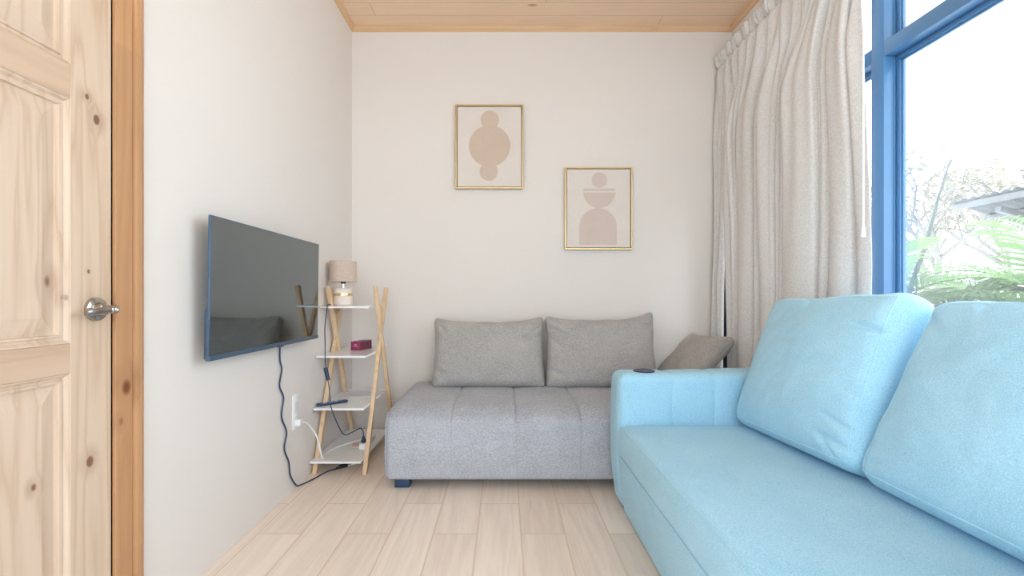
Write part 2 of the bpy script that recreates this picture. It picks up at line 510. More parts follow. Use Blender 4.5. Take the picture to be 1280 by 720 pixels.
# lever handle
hy, hz = 1.302, 1.044
bm = bmesh.new()
lathe(bm, [(.0, 0), (.034, 0), (.0345, .004), (.033, .009), (.026, .012), (.019, .0135), (.0175, .03), (.015, .032), (.0, .032)], (fx, hy, hz), 36, 'x')
h = obj('handle_rose', bm, M_nickel, door, label='round satin nickel rose')
bm = bmesh.new()
lathe(bm, [(0, .028), (.0115, .028), (.0115, .048), (.0125, .052), (.0125, .060), (.0105, .063), (0, .063)], (fx, hy, hz), 28, 'x')
cv = catmull([(fx+.0535, hy+.006, hz+.0005), (fx+.0535, hy-.012, hz), (fx+.053, hy-.035, hz-.0025), (fx+.051, hy-.06, hz-.006), (fx+.047, hy-.078, hz-.008)], 6)
vsr = []
for i, p in enumerate(cv):
    t = i/(len(cv)-1); hh = .0118-.0035*t; ww = .0082-.0022*t
    ring = []
    for k in range(16):
        a = 2*PI*k/16; ca, sa = math.cos(a), math.sin(a)
        ring.append(bm.verts.new((p.x+ww*math.copysign(abs(ca)**.6, ca), p.y, p.z+hh*math.copysign(abs(sa)**.6, sa))))
    vsr.append(ring)
for a, b in zip(vsr, vsr[1:]):
    for k in range(16): bm.faces.new((a[k], a[(k+1) % 16], b[(k+1) % 16], b[k]))
bm.faces.new(vsr[0]); bm.faces.new(vsr[-1])
lv = obj('lever', bm, M_nickel, door)
bm = bmesh.new(); lathe(bm, [(0, 0), (.0062, 0), (.0062, .002), (.0045, .0032), (.002, .0025), (0, .001)], (fx+.0625, hy, hz), 18, 'x')
obj('lever_button', bm, plain('bright_steel', (.75, .75, .75), .2, 1.0), lv, label='small bright button on the lever hub')
# casing
bm = bmesh.new()
def casing(bm, y0, y1):
    # flat jamb strip plus a reeded stop, extruded upward
    w = y1-y0
    prof = [(0, -.02), (0, .010), (.001, .011), (.060, .011), (.0605, .007), (.063, .007), (.064, .016), (.071, .018), (.074, .018), (.0755, .0155), (.077, .018), (.084, .018), (.0855, .0155), (.087, .018), (.094, .0165), (.0955, .0135), (.097, .014), (w, .011), (w, -.02)]
    rows = [[bm.verts.new((XL+d, y0+u, z)) for u, d in prof] for z in (0, DT+.1)]
    n = len(prof)
    for k in range(n): bm.faces.new((rows[0][k], rows[0][(k+1) % n], rows[1][(k+1) % n], rows[1][k]))
    bm.faces.new(rows[0]); bm.faces.new(rows[1][::-1])
bm = bmesh.new(); casing(bm, D1, D1+.105)
struct(obj('trim_4', bm, M_case, smooth=False), 'orange pine casing with reeded edge beside the door', 'trim')
bm = bmesh.new(); box(bm, XL-.02, XL+.016, D0-.105, D0, 0, DT+.1, .003); 
struct(obj('trim_5', bm, M_case, smooth=False))
bm = bmesh.new(); box(bm, XL-.02, XL+.016, D0, D1, 2.132, DT+.1, .003)
struct(obj('trim_6', bm, M_case, smooth=False))

# ------------------------------------------------------------------ window wall
win = bpy.data.objects.new('window_1', None); win.location = (1.83, 0, 0)
struct(win, 'tall window wall with haze-tinted blue frame, transom and clear panes', 'window'); link(win)
FX0, FX1 = 1.78, 1.87
mull = [2.155]
TZ0, TZ1 = 2.207, 2.278
bm = bmesh.new()
box(bm, FX0, FX1, WN, 3.37, WT-.07, WT, .003); box(bm, FX0, FX1, WN, 3.37, WB, WB+.08, .003)
box(bm, FX0, FX1, WN, (WN+.07), WB, WT, .003)
obj('outer_frame', bm, M_frame, win)
bm = bmesh.new(); box(bm, 1.668, FX1, 3.365, 3.505, WB, WT, .003)
obj('jamb', bm, M_jamb, win, label='dark jamb at the far corner')
for y in mull:
    bm = bmesh.new(); box(bm, FX0, FX1, y-.037, y+.037, WB, WT, .003)
    box(bm, FX0+.045, FX0+.052, y-.041, y+.041, WB+.08, WT-.07, .001)
    obj('mullion', bm, M_frame, win)
bm = bmesh.new()
edges = [3.365]+mull+[(WN+.07)]
for a, b in zip(edges, edges[1:]):
    top, bot = (a-.037 if a != 3.365 else a), (b+.037 if b != (WN+.07) else b)
    box(bm, FX0, FX1, bot, top, TZ0, TZ1, .003)
obj('transom', bm, M_frame, win)
for a, b in zip(edges, edges[1:]):
    y1, y0 = (a-.037 if a != 3.365 else a), (b+.037 if b != (WN+.07) else b)
    for z0, z1 in ((WB+.08, TZ0), (TZ1, WT-.07)):
        s = .024
        bm = bmesh.new()
        for (ya, yb, za, zb) in ((y0, y1, z0, z0+s), (y0, y1, z1-s, z1), (y0, y0+s, z0+s, z1-s), (y1-s, y1, z0+s, z1-s)):
            box(bm, FX0+.055, FX1-.005, ya, yb, za, zb, .004)
        # glazing bead
        for (ya, yb, za, zb) in ((y0+s, y1-s, z0+s, z0+s+.008), (y0+s, y1-s, z1-s-.008, z1-s), (y0+s, y0+s+.008, z0+s, z1-s), (y1-s-.008, y1-s, z0+s, z1-s)):
            box(bm, FX0+.062, FX0+.074, ya, yb, za, zb, .002, 1)
        sash = obj('sash', bm, M_frame, win)
        bm = bmesh.new(); box(bm, FX0+.075, FX0+.079, y0+s-.003, y1-s+.003, z0+s-.003, z1-s+.003)
        obj('pane', bm, M_glass, sash, smooth=False)
fill_win2 = bpy.data.objects.new('fill_window_rear', None); fill_win2.location = (.3, YN-.08, 0)  # unseen rear window, added to fill the room with light from behind
struct(fill_win2, 'added unseen window behind the viewpoint, haze-tinted blue frame', 'window'); link(fill_win2)
bm = bmesh.new()
for (xa, xb, za, zb) in ((W2[0], W2[1], W2[2], W2[2]+.07), (W2[0], W2[1], W2[3]-.07, W2[3]), (W2[0], W2[0]+.07, W2[2]+.07, W2[3]-.07), (W2[1]-.07, W2[1], W2[2]+.07, W2[3]-.07), (.265, .335, W2[2]+.07, W2[3]-.07)):
    box(bm, xa, xb, YN-.11, YN-.04, za, zb, .003)
obj('outer_frame', bm, M_frame, fill_win2)
for xa, xb in ((W2[0]+.07, .265), (.335, W2[1]-.07)):
    bm = bmesh.new(); box(bm, xa, xb, YN-.08, YN-.076, W2[2]+.07, W2[3]-.07)
    obj('pane', bm, M_glass, fill_win2, smooth=False)

fill_win3 = bpy.data.objects.new('fill_window_left', None); fill_win3.location = (XL-.08, -.75, 0)  # unseen left window, added to light the blue sofa and curtain side
struct(fill_win3, 'added unseen window in the left wall behind the viewpoint, haze-tinted blue frame', 'window'); link(fill_win3)
bm = bmesh.new()
for (ya, yb, za, zb) in ((-1.75, .25, .06, .13), (-1.75, .25, WT-.07, WT), (-1.75, -1.68, .13, WT-.07), (.18, .25, .13, WT-.07), (-.785, -.715, .13, WT-.07)):
    box(bm, XL-.11, XL-.04, ya, yb, za, zb, .003)
obj('outer_frame', bm, M_frame, fill_win3)
for ya, yb in ((-1.68, -.785), (-.715, .18)):
    bm = bmesh.new(); box(bm, XL-.08, XL-.076, ya, yb, .13, WT-.07)
    obj('pane', bm, M_glass, fill_win3, smooth=False)

# ------------------------------------------------------------------ curtain
cur = thing('curtain', 'light grey linen curtain gathered in deep folds at the window wall', 'curtain', (1.64, 2.76, 0))
def curtain_panel(path, u_shift, z0=.03, z1=2.93, npl=.032):
    """path: control points (Y, X) of the fold line low down; pleats take over at the heading"""
    base = catmull([(x, y, 0) for y, x in path], 9)
    n = len(base)
    L = [0]
    for a, b in zip(base, base[1:]): L.append(L[-1]+(b-a).length)
    ya, yb = path[0][0], path[-1][0]
    zs = [z0+(2.40-z0)*i/26 for i in range(27)]+[2.46, 2.53, 2.6, 2.67, 2.73, 2.78, 2.815, 2.83, 2.842, 2.855, 2.875, 2.90, 2.92, z1]
    bm = bmesh.new(); rows = []
    for z in zs:
        row = []
        low = 1-max(0, min(1, (z-2.2)/.64)); low = low*low*(3-2*low)
        midw = max(0, min(1, (z-1.1)/1.2))
        for i, p in enumerate(base):
            s = L[i]/L[-1]
            ys = ya+(yb-ya)*s
            ph = ys/.118*2*PI
            hx = 1.650-.026*math.sin(ph)-.012*math.sin(ph*2.1+1)
            hyy = ys-.020*math.cos(ph)
            if z > 2.835:
                # pencil-pleated heading, gathered in groups and leaning out a little
                k = (z-2.835)/.095
                hx = 1.643-.018*k+.012*math.sin(ph)+.0075*math.sin(ph*4.0+.6+1.3*math.sin(ph*.37))
                hyy = ys-.020*math.cos(ph)+.018*k*math.sin(ph*.5+.4)
            bx = p.x
            bx += midw*(.014*math.sin(ph*1.03+.8)+.006*math.sin(ph*2.3))
            x = bx*low+hx*(1-low); y = p.y*low+hyy*(1-low)
            if 2.80 < z < 2.85: x += .012
            x += .010*noise.noise(Vector((y*4, z*1.3, 2.7)))*low
            y += u_shift*max(0, (2.0-z)/1.5)**1.3*math.exp(-abs(s-(0 if u_shift < 0 else 1))*4)
            y += .045*noise.noise(Vector((z*.9, s*4, .3)))*low*(1 if .05 < s < .95 else .2)
            if yb < 2.5: y += .095*max(0, min(1.35, (z-1.25)/1.1))*max(0, (s-.72)/.28)
            if z < 1.6: x -= .022*((1.6-z)/1.6)
            zz = z if z < 2.9 else z+.009*math.sin(ph+.5)+.003*math.sin(ph*4)
            row.append(bm.verts.new((x, min(y, 3.488), zz)))
        rows.append(row)
    for a, b in zip(rows, rows[1:]):
        for i in range(n-1): bm.faces.new((a[i], a[i+1], b[i+1], b[i]))
    bmesh.ops.recalc_face_normals(bm, faces=bm.faces)
    return bm
def folds(spec):
    """spec: list of (y_start, y_end, ridge X) cloth lobes, narrow deep valleys between them"""
    out = []
    for k, (a, b, xr, xv) in enumerate(spec):
        w = a-b
        out += [(a-.06*w, xr+.018), (a-.25*w, xr-.004), (a-.5*w, xr-.010), (a-.75*w, xr), (b+.05*w, xr+.022)]
        if k < len(spec)-1:
            out += [(b+.004, xv-.02), (b, xv), (b-.004, xv-.02)]
    return out
p1 = [(3.486, 1.645)]+folds([(3.475, 3.42, 1.605, 1.648), (3.415, 3.38, 1.622, 1.648), (3.375, 3.335, 1.610, 1.648)])
p2 = folds([(3.325, 3.235, 1.605, 1.73), (3.225, 3.185, 1.61, 1.72), (3.178, 3.155, 1.62, 1.74), (3.148, 3.115, 1.625, 1.70), (3.105, 2.945, 1.60, 1.685),
            (2.93, 2.875, 1.615, 1.68), (2.865, 2.70, 1.60, 1.75), (2.685, 2.655, 1.625, 1.75), (2.645, 2.60, 1.62, 1.70), (2.585, 2.32, 1.585, 1.65), (2.30, 2.235, 1.615, 1.73), (2.215, 2.065, 1.592, 1.67)])+[(2.061, 1.665), (2.05, 1.63), (2.03, 1.60), (2.0, 1.592), (1.97, 1.595), (1.955, 1.60)]
c1 = obj('fabric_panel', curtain_panel(p1, 0), M_curt, cur, angle=180)
c2 = obj('fabric_panel', curtain_panel(p2, -.115), M_curt, cur, angle=180)
for c in (c1, c2):
    md = c.modifiers.new('thick', 'SOLIDIFY'); md.thickness = .0025
bm = bmesh.new(); box(bm, 1.668, 1.70, 1.9, 3.36, 2.875, 2.89, .003)
for y in (2.0, 2.7, 3.3): box(bm, 1.69, 1.772, y-.012, y+.012, 2.872, 2.89, .002)
struct(obj('curtain_rail', bm, M_plastic))  # curtain rail with wall brackets, unseen behind the heading
bm = bmesh.new()
tube(bm, [(1.55, 1.95, 2.80), (1.55, 1.95, 2.0), (1.55, 1.95, 1.385)], .0035, 10)
w = tag(obj('curtain_wand', bm, M_plastic), 'thin white draw wand hanging beside the near edge of the curtain', 'curtain wand')
bm = bmesh.new(); lathe(bm, [(0, 0), (.0095, 0), (.0095, .006), (.0065, .042), (.004, .048), (0, .048)], (1.55, 1.95, 1.338), 16)
obj('wand_grip', bm, M_plastic, w)
bm = bmesh.new(); tube(bm, [(1.55, 1.95, 2.80), (1.57, 1.95, 2.85), (1.62, 1.95, 2.945), (1.675, 1.95, 2.89)], .003, 8)
obj('wand_hook', bm, M_plastic, w)

# ------------------------------------------------------------------ grey sofa bed
GX0, GX1, GY0, GY1, GZ0, GZ1 = -.665, 1.53, 2.52, 3.44, .052, .437
gs = thing('sofa_bed', 'grey upholstered armless sofa bed with stitched seat against the far wall', 'sofa', ((GX0+GX1)/2, (GY0+GY1)/2, 0))
seams = [GX0+.366*i for i in range(1, 6)]
hx, hy_, hz_ = (GX1-GX0)/2, (GY1-GY0)/2, (GZ1-GZ0)/2
cx, cy, cz = (GX0+GX1)/2, (GY0+GY1)/2, (GZ0+GZ1)/2
def gdef(p, uvw):
    q = Vector((p.x+cx, p.y+cy, p.z+cz))
    u, v, w = uvw
    # crowned top, rounded front shoulder
    if w > 0:
        q.z += .008*(1-v*v)*(1-u**6)*w
        if v < -.62:
            k = (-v-.62)/.38
            q.z -= .040*k**2.2*w
    q.y -= .006*(1-w*w)*(1 if v < -.9 else 0)
    d = min(abs(q.x-s) for s in seams)
    g = math.exp(-(d/.0045)**2)*.009+math.exp(-(d/.045)**2)*.005
    if w > .9: q.z -= g
    if v < -.9: q.y += g*.5*max(0, min(1, (w+1.0)/1.2))
    q += Vector((0, 0, 1))*.003*noise.noise(q*5) if w > .8 else Vector()
    return q
def superbox_coords(bm, h, r, extra_x, n, deform):
    ax0 = axis_coords(h[0], r, n[0])
    ex = []
    for s in extra_x: ex += [s-.03, s-.012, s-.006, s-.003, s, s+.003, s+.006, s+.012, s+.03]
    xs = sorted(set([round(a, 5) for a in ax0 if all(abs(a-s) > .034 for s in extra_x)]+[round(a, 5) for a in ex]))
    ax = [xs, axis_coords(h[1], r, n[1]), axis_coords(h[2], r, n[2])]
    cache = {}
    def V(i, j, k):
        if (i, j, k) not in cache:
            p = round_pt((ax[0][i], ax[1][j], ax[2][k]), h, r)
            cache[(i, j, k)] = bm.verts.new(deform(p, (p.x/h[0], p.y/h[1], p.z/h[2])))
        return cache[(i, j, k)]
    L = [len(a)-1 for a in ax]
    for i in range(L[0]):
        for j in range(L[1]):
            for k in (0, L[2]): bm.faces.new((V(i, j, k), V(i+1, j, k), V(i+1, j+1, k), V(i, j+1, k)))
        for k in range(L[2]):
            for j in (0, L[1]): bm.faces.new((V(i, j, k), V(i+1, j, k), V(i+1, j, k+1), V(i, j, k+1)))
    for j in range(L[1]):
        for k in range(L[2]):
            for i in (0, L[0]): bm.faces.new((V(i, j, k), V(i, j+1, k), V(i, j+1, k+1), V(i, j, k+1)))
bm = bmesh.new()
superbox_coords(bm, (hx, hy_, hz_), .03, [s-cx for s in seams], (24, 24, 10), gdef)
body = obj('upholstered_base', bm, M_gray, gs, angle=180)
bm = bmesh.new()      # corner piping on the left end
tube(bm, catmull([(GX0+.006, GY0+.004, .07), (GX0+.004, GY0-.001, .2), (GX0+.005, GY0+.002, .33), (GX0+.006, GY0+.022, .395), (GX0+.008, GY0+.1, .422), (GX0+.008, 2.9, .43), (GX0+.01, 3.4, .43)], 6), .0035, 6)
obj('piping', bm, M_gray, body)
for x in (-.62, 1.41):
    for y in (2.555, 3.33):
        bm = bmesh.new(); box(bm, x, x+.085, y, y+.07, 0, .058, .004)
        obj('leg', bm, M_leg, gs, label='short dark blue block leg')

def pillow(hw, hh, ht, grooves=(), ears=(0, 0, 0, 0), seed=0, sag=.03, thick='y', edge=.40, r=.04, nseg=(60, 8, 44)):
    """soft knife-edge cushion; width X, height Z, thickness Y"""
    def dfm(p, uvw):
        u, v, w = uvw
        k = edge+(1-edge)*math.sqrt(max(0, (1-abs(u)**3.2))*max(0, (1-abs(w)**3.2)))
        y = p.y*k
        x = p.x*(1-.035*(1-w*w)-.02*w*.5); z = p.z*(1-sag*(1-u*u))
        if w > 0: z -= sag*hh*.8*(1-u*u)
        # ears: corners drawn out
        for e, (su, sw) in zip(ears, ((-1, 1), (1, 1), (1, -1), (-1, -1))):
            q = max(0, u*su)**4*max(0, w*sw)**4
            x += su*e*q*.3; z += sw*e*q
        q = Vector((x, y, z))
        if v < 0 or True:
            s = -1 if v < 0 else 1
            for (a, b, wd, dp) in grooves:
                d, t = seg_d((u*hw, w*hh), (a[0]*hw, a[1]*hh), (b[0]*hw, b[1]*hh))
                fall = math.sin(PI*min(1, .12+t*.88)) if True else 1
                wd = wd*1.35; q.y -= s*1.5*dp*(math.exp(-(d/wd)**2)-.45*math.exp(-((d-wd*1.9)/wd)**2))*fall*(1-abs(u)**10)*(1-abs(w)**10)
            q.y += s*.010*noise.noise(Vector((u*2.6+seed, w*2.2, seed*1.7)))*k
            q.y += s*.004*noise.noise(Vector((u*7+seed, w*7, seed)))*k
        q.x += .006*noise.noise(Vector((w*3, seed, 1)))*abs(u); q.z += .006*noise.noise(Vector((u*3, seed, 4)))*abs(w)
        return q
    bm = bmesh.new()
    superbox(bm, (hw, ht, hh), min(r, ht*.95), nseg, dfm)
    loop = []
    N = 26
    for i in range(N): loop.append((-1+2*i/N, 1))
    for i in range(N): loop.append((1, 1-2*i/N))
    for i in range(N): loop.append((1-2*i/N, -1))
    for i in range(N): loop.append((-1, -1+2*i/N))
    pts = []
    for u, w in loop:
        p = round_pt((u*hw, 0, w*hh), (hw, ht, hh), min(r, ht*.95))
        pts.append(dfm(p, (p.x/hw, 0, p.z/hh)))
    return bm, pts

def place(o, loc, rx=0, ry=0, rz=0):
    o.location = loc; o.rotation_euler = (rx, ry, rz); return o

# left back cushion
bm, pts = pillow(.402, .240, .115, [((1, .8), (.6, .35), .011, .013), ((1, .5), (.6, .42), .010, .009), ((-.95, .9), (-.75, .5), .012, .010), ((.9, .95), (.6, .8), .012, .009), ((-1, -.5), (-.75, -.65), .012, .008)],
                 ears=(.035, .05, .0, .0), seed=2.1, sag=.015)
o = obj('back_cushion', bm, M_graypil, angle=180)
tag(o, 'grey fabric back cushion at the shelf end of the sofa bed', 'cushion', 'back cushions of the grey sofa bed')
place(o, (-.112, 3.30, .438+.222), rx=math.radians(-17))
bm = bmesh.new(); tube(bm, pts, .0035, 6, closed=True); obj('piping', bm, M_graypil, o, world=False)
# right back cushion
bm, pts = pillow(.395, .250, .12, [((-1, .7), (-.58, .42), .010, .014), ((-1, .92), (-.70, .76), .009, .012), ((-1, .45), (-.7, .05), .011, .010), ((-.42, 1), (-.30, .66), .008, .016), ((1, .7), (.70, .72), .010, .014), ((-1, -.5), (-.7, -.7), .012, .008)],
                 ears=(.030, .070, 0, 0), seed=5.3, sag=.02)
o = obj('back_cushion', bm, M_graypil, angle=180)
tag(o, 'grey fabric back cushion behind the cup holder end of the blue sofa', 'cushion', 'back cushions of the grey sofa bed')
place(o, (.70, 3.295, .438+.230), rx=math.radians(-17), rz=math.radians(-1))
bm = bmesh.new(); tube(bm, pts, .0035, 6, closed=True); obj('piping', bm, M_graypil, o, world=False)
# small scatter cushion lying back against the curtain side
bm, pts = pillow(.215, .215, .075, [((1, 1), (.4, .5), .012, .006), ((-1, 1), (-.4, .6), .012, .006)], ears=(.03, .035, .03, .03), seed=8.8, sag=.03, nseg=(34, 6, 34))
o = obj('scatter_cushion', bm, M_graypil, angle=180)
tag(o, 'small square grey cushion tilted in the corner between sofa bed and curtain', 'cushion')
place(o, (1.335, 3.20, .637), rx=math.radians(-46), rz=math.radians(-78))
bm = bmesh.new(); tube(bm, pts, .003, 6, closed=True); obj('piping', bm, M_graypil, o, world=False)

# ------------------------------------------------------------------ blue sofa
BX0 = .562
bs = thing('blue_sofa', 'light blue upholstered sofa with cup holder arm along the window wall', 'sofa', (1.05, 1.4, 0))
Y_in, Y_out = 2.235, 2.425
def rbox(x0, x1, y0, y1, z0, z1, r, n=(8, 8, 8), f=None):
    bm = bmesh.new()
    c = Vector(((x0+x1)/2, (y0+y1)/2, (z0+z1)/2))
    def d(p, uvw):
        q = p+c
        return f(q, uvw) if f else q
    superbox(bm, ((x1-x0)/2, (y1-y0)/2, (z1-z0)/2), r, n, d)
    return bm
# base under the seat: front leans in a little towards the floor
def basef(q, uvw):
    if uvw[0] < 0: q.x += .030*max(0, (.29-q.z)/.29)**1.6
    return q
bm = rbox(BX0+.004, 1.50, .56, 2.24, .012, .315, .022, (8, 10, 8), basef)
obj('base', bm, M_blue, bs, angle=180)
def seatf(q, uvw):
    u, v, w = uvw
    if w > 0: q.z += .010*(1-u*u)*(1-v**4)
    if u < -.95: q.x -= .006*(1-w*w)
    q.z += .003*noise.noise(q*3.0)
    return q
bm = rbox(BX0-.004, 1.44, .56, 2.231, .292, .452, .042, (20, 30, 4), seatf)
seat = obj('seat_cushion', bm, M_blue, bs, angle=180)
bm = bmesh.new()
tube(bm, [(BX0+.009, .6+1.6*i/20, .4455+.002*math.sin(i)) for i in range(21)], .0022, 6)
tube(bm, [(BX0+.004, .6+1.6*i/20, .300) for i in range(21)], .003, 6)
obj('piping', bm, M_bluepipe, seat)
def armf(far):
    def f(q, uvw):
        u, v, w = uvw
        if u < 0:
            q.x += .032*max(0, (.30-q.z)/.30)**1.6+.010*max(0, (q.z-.45)/.25)**2
        q.z += .006*math.sin(u*2.2)*max(0, w)
        if far:
            for sx in (.835, 1.045):
                d = abs(q.x-sx); g = .0045*math.exp(-(d/.006)**2)+.003*math.exp(-(d/.03)**2)
                if v < -.6: q.y += g
                if w > .7: q.z -= g
        return q
    return f
def arm(y0, y1, far):
    bm = bmesh.new()
    h = ((1.56-BX0)/2, (y1-y0)/2, .345); c = Vector(((1.56+BX0)/2, (y0+y1)/2, .357)); f = armf(far)
    superbox_coords(bm, h, .045, [.835-c.x, 1.045-c.x], (26, 4, 10), lambda p, uvw: f(p+c, uvw))
    return bm
a1 = obj('arm', arm(Y_in, Y_out, True), M_blue, bs, angle=180)
obj('arm', arm(.355, .555, False), M_blue, bs, angle=180)
bm = bmesh.new()
tube(bm, catmull([(BX0+.018, Y_in+.012, .30), (BX0+.008, Y_in+.004, .42), (BX0+.012, Y_in+.003, .56), (BX0+.022, Y_in+.006, .64), (BX0+.035, Y_in+.02, .682), (BX0+.04, Y_in+.05, .697)], 8), .0022, 6)
obj('piping', bm, M_bluepipe, a1)
bm = bmesh.new()
lathe(bm, [(.0, .0025), (.045, .0025), (.047, .004), (.051, .0048), (.0535, .0035), (.0535, -.008), (0, -.008)], (.722, 2.332, .6975), 40)
cup = obj('cup_holder', bm, M_lens, a1, label='dark blue round cup holder set in the arm top')
def backf(q, uvw):
    k = max(0, (q.z-.4)/.38)
    if uvw[0] < 0: q.x += .085*k
    return q
bm = rbox(1.375, 1.56, .56, 2.231, .06, .80, .05, (6, 16, 10), backf)
obj('backrest', bm, M_blue, bs, angle=180)
for x, y in ((.64, 2.33), (.64, .45), (1.46, 2.33), (1.46, .45)):
    bm = bmesh.new(); box(bm, x-.03, x+.03, y-.03, y+.03, 0, .03, .004)
    obj('foot', bm, M_leg, bs)

def boxcushion(hw, hh, ht, r, grooves, seed):
    """boxed back cushion: front -X, width Y, height Z"""
    def dfm(p, uvw):
        u, v, w = uvw      # u thickness, v width, w height
        x = p.x
        bul = (1-abs(v)**2.6)*(1-abs(w)**2.6)
        x += (.058 if u < 0 else .025)*math.copysign(1, u)*bul*min(1, abs(u)*1.1)
        y = p.y*(1-.022*(1-w*w))
        z = p.z*(1-.022*(1-v*v)) if w > 0 else p.z
        y *= 1+.02*(-w)*.6
        q = Vector((x, y, z))
        s = -1 if u < 0 else 1
        for (a, b, wd, dp) in grooves:
            d, t = seg_d((v*hw, w*hh), (a[0]*hw, a[1]*hh), (b[0]*hw, b[1]*hh))
            q.x -= s*dp*(math.exp(-(d/wd)**2)-.4*math.exp(-((d-wd*2)/wd)**2))*math.sin(PI*min(1, .15+t*.85))*min(1, max(0, abs(u)))
        q.x += s*.008*noise.noise(Vector((v*2.4+seed, w*2.4, seed)))*bul
        q.x += s*.003*noise.noise(Vector((v*8+seed, w*8, seed)))
        q.y += .006*noise.noise(Vector((w*3+seed, u, 2)))*abs(v)
        q.z += .010*noise.noise(Vector((v*2.2+seed, u, 5)))*max(0, w)
        return q
    bm = bmesh.new()
    h = (ht, hw, hh)
    superbox(bm, h, r, (8, 64, 56), dfm)
    def ring(sgn):
        pts = []; N = 24; rr = r*.45
        e = 1-.30*r/hw; f = 1-.30*r/hh
        seq = [(-e+2*e*i/N, f) for i in range(N)]+[(e, f-2*f*i/N) for i in range(N)]+[(e-2*e*i/N, -f) for i in range(N)]+[(-e, -f+2*f*i/N) for i in range(N)]
        for v, w in seq:
            # keep the rounded corner
            p = round_pt((sgn*ht*1.0, v*hw, w*hh), h, r)
            p = round_pt((sgn*(ht-.0), v*hw, w*hh), h, r)
            pts.append(dfm(p, (p.x/ht, p.y/hw, p.z/hh)))
        return pts
    return bm, ring(-1), ring(1)

def blue_pillow(y0, y1, xb, xt, label, seed, grooves, tilt=0, lift=.04):
    hw = (y1-y0)/2; hh = .325; ht = .086
    bm, r1, r2 = boxcushion(hw, hh, ht, .062, grooves, seed)
    o = obj('back_cushion', bm, M_blue, angle=180)
    tag(o, label, 'cushion', 'back cushions of the blue sofa')
    ang = math.atan2(xt-xb, .60)
    c = Vector((xb, 0, .458))+Vector((math.sin(ang), 0, math.cos(ang)))*hh+Vector((math.cos(ang), 0, -math.sin(ang)))*ht
    place(o, (c.x+.01, (y0+y1)/2, c.z+lift), rx=math.radians(tilt), ry=ang)
    bm = bmesh.new(); tube(bm, r1, .0028, 6, closed=True); tube(bm, r2, .0028, 6, closed=True)
    obj('piping', bm, M_bluepipe, o, world=False)
    return o
blue_pillow(1.495, 2.236, 1.10, 1.325, 'light blue boxed back cushion beside the cup holder arm', 1.3,
            [((-1, .5), (-.55, .56), .010, .014), ((-1, -.2), (-.66, -.12), .012, .008), ((-1, -.62), (-.6, -.5), .011, .010), ((-1, -.8), (-.55, -.72), .010, .011), ((-.9, -1), (-.62, -.7), .010, .010), ((.95, -.9), (.6, -.72), .014, .006), ((.2, 1), (.1, .72), .016, .006)], -2.4, .036)
blue_pillow(.63, 1.49, 1.125, 1.395, 'light blue boxed back cushion nearer the viewer, cut by the right edge of the photo', 4.6,
            [((1, .8), (.7, .55), .014, .008), ((.6, 1), (.5, .75), .014, .007), ((1, -.85), (.65, -.75), .012, .006)])

# ------------------------------------------------------------------ television
tv = thing('television', 'flat black screen television mounted on the left wall', 'television', (-1.12, 2.1845, .836))
TY0, TY1, TZa, TZb = 1.702, 2.667, .836, 1.390
hw, hh = (TY1-TY0)/2, (TZb-TZa)
def tbox(x0, x1, y0, y1, z0, z1, bev=.002):
    bm = bmesh.new(); box(bm, x0, x1, y0, y1, z0, z1, bev); return bm
# local: X out of the wall, Z up from the bottom edge
fr = obj('bezel', tbox(-.011, -.001, -hw, hw, .018, hh, .002), M_bezel, tv, world=False)
obj('screen', tbox(-.002, .0004, -hw+.004, hw-.004, .02, hh-.004, 0), M_screen, tv, world=False, smooth=False, label='glossy dark screen reflecting the room')
bb = bmesh.new(); box(bb, -.013, .004, -hw, hw, 0, .019, .002)
obj('bottom_bar', bb, M_bezel, tv, world=False)
bb = bmesh.new(); box(bb, -.002, .006, .02, .075, -.004, .008, .002)
obj('sensor', bb, M_tvback, tv, world=False)
bb = bmesh.new(); box(bb, -.025, -.010, -hw+.004, hw-.05, .004, .20, .006); box(bb, -.03, -.010, -hw+.12, hw-.12, .15, .42, .008)
obj('back_housing', bb, M_tvback, tv, world=False)
bb = bmesh.new(); box(bb, -.070, -.028, -.18, -.15, .08, .30, .002); box(bb, -.070, -.028, .15, .18, .08, .30, .002); box(bb, -.0715, -.064, -.22, .22, .12, .2, .001)
obj('wall_bracket', bb, M_tvback, tv, world=False)
tv.rotation_euler = (0, math.radians(.9), math.radians(-.75))
tv.location.x = -1.1055

# cable from the television, down the wall and over the floor
pts = [(-1.164, 2.352, .838), (-1.168, 2.357, .821), (-1.172, 2.365, .749), (-1.172, 2.385, .696), (-1.172, 2.360, .616), (-1.172, 2.402, .544), (-1.172, 2.382, .448), (-1.172, 2.437, .351),
       (-1.172, 2.412, .269), (-1.172, 2.462, .18), (-1.172, 2.48, .101), (-1.17, 2.545, .02), (-1.16, 2.59, .0045), (-1.127, 2.664, .0045), (-1.085, 2.786, .0045), (-1.02, 2.85, .0045)]
bm = bmesh.new(); tube(bm, catmull(pts, 8), .0042, 8)
cb = tag(obj('power_cable', bm, M_cable), 'dark blue power cable hanging wavily from the television to the floor', 'cable')
bm = bmesh.new(); beam(bm, (-1.035, 2.838, .012), (-.995, 2.874, .012), .02, .022, .004)
tube(bm, [(-1.05, 2.825, .009), (-1.032, 2.84, .011)], .006, 8)
obj('plug', bm, M_black, cb)
bm = bmesh.new(); tube(bm, catmull([(-.993, 2.876, .006), (-.97, 2.90, .0045), (-.93, 2.945, .0045), (-.90, 3.0, .0045)], 6), .0035, 8)
obj('white_lead', bm, M_plastic, cb, label='white lead joined to the dark plug')

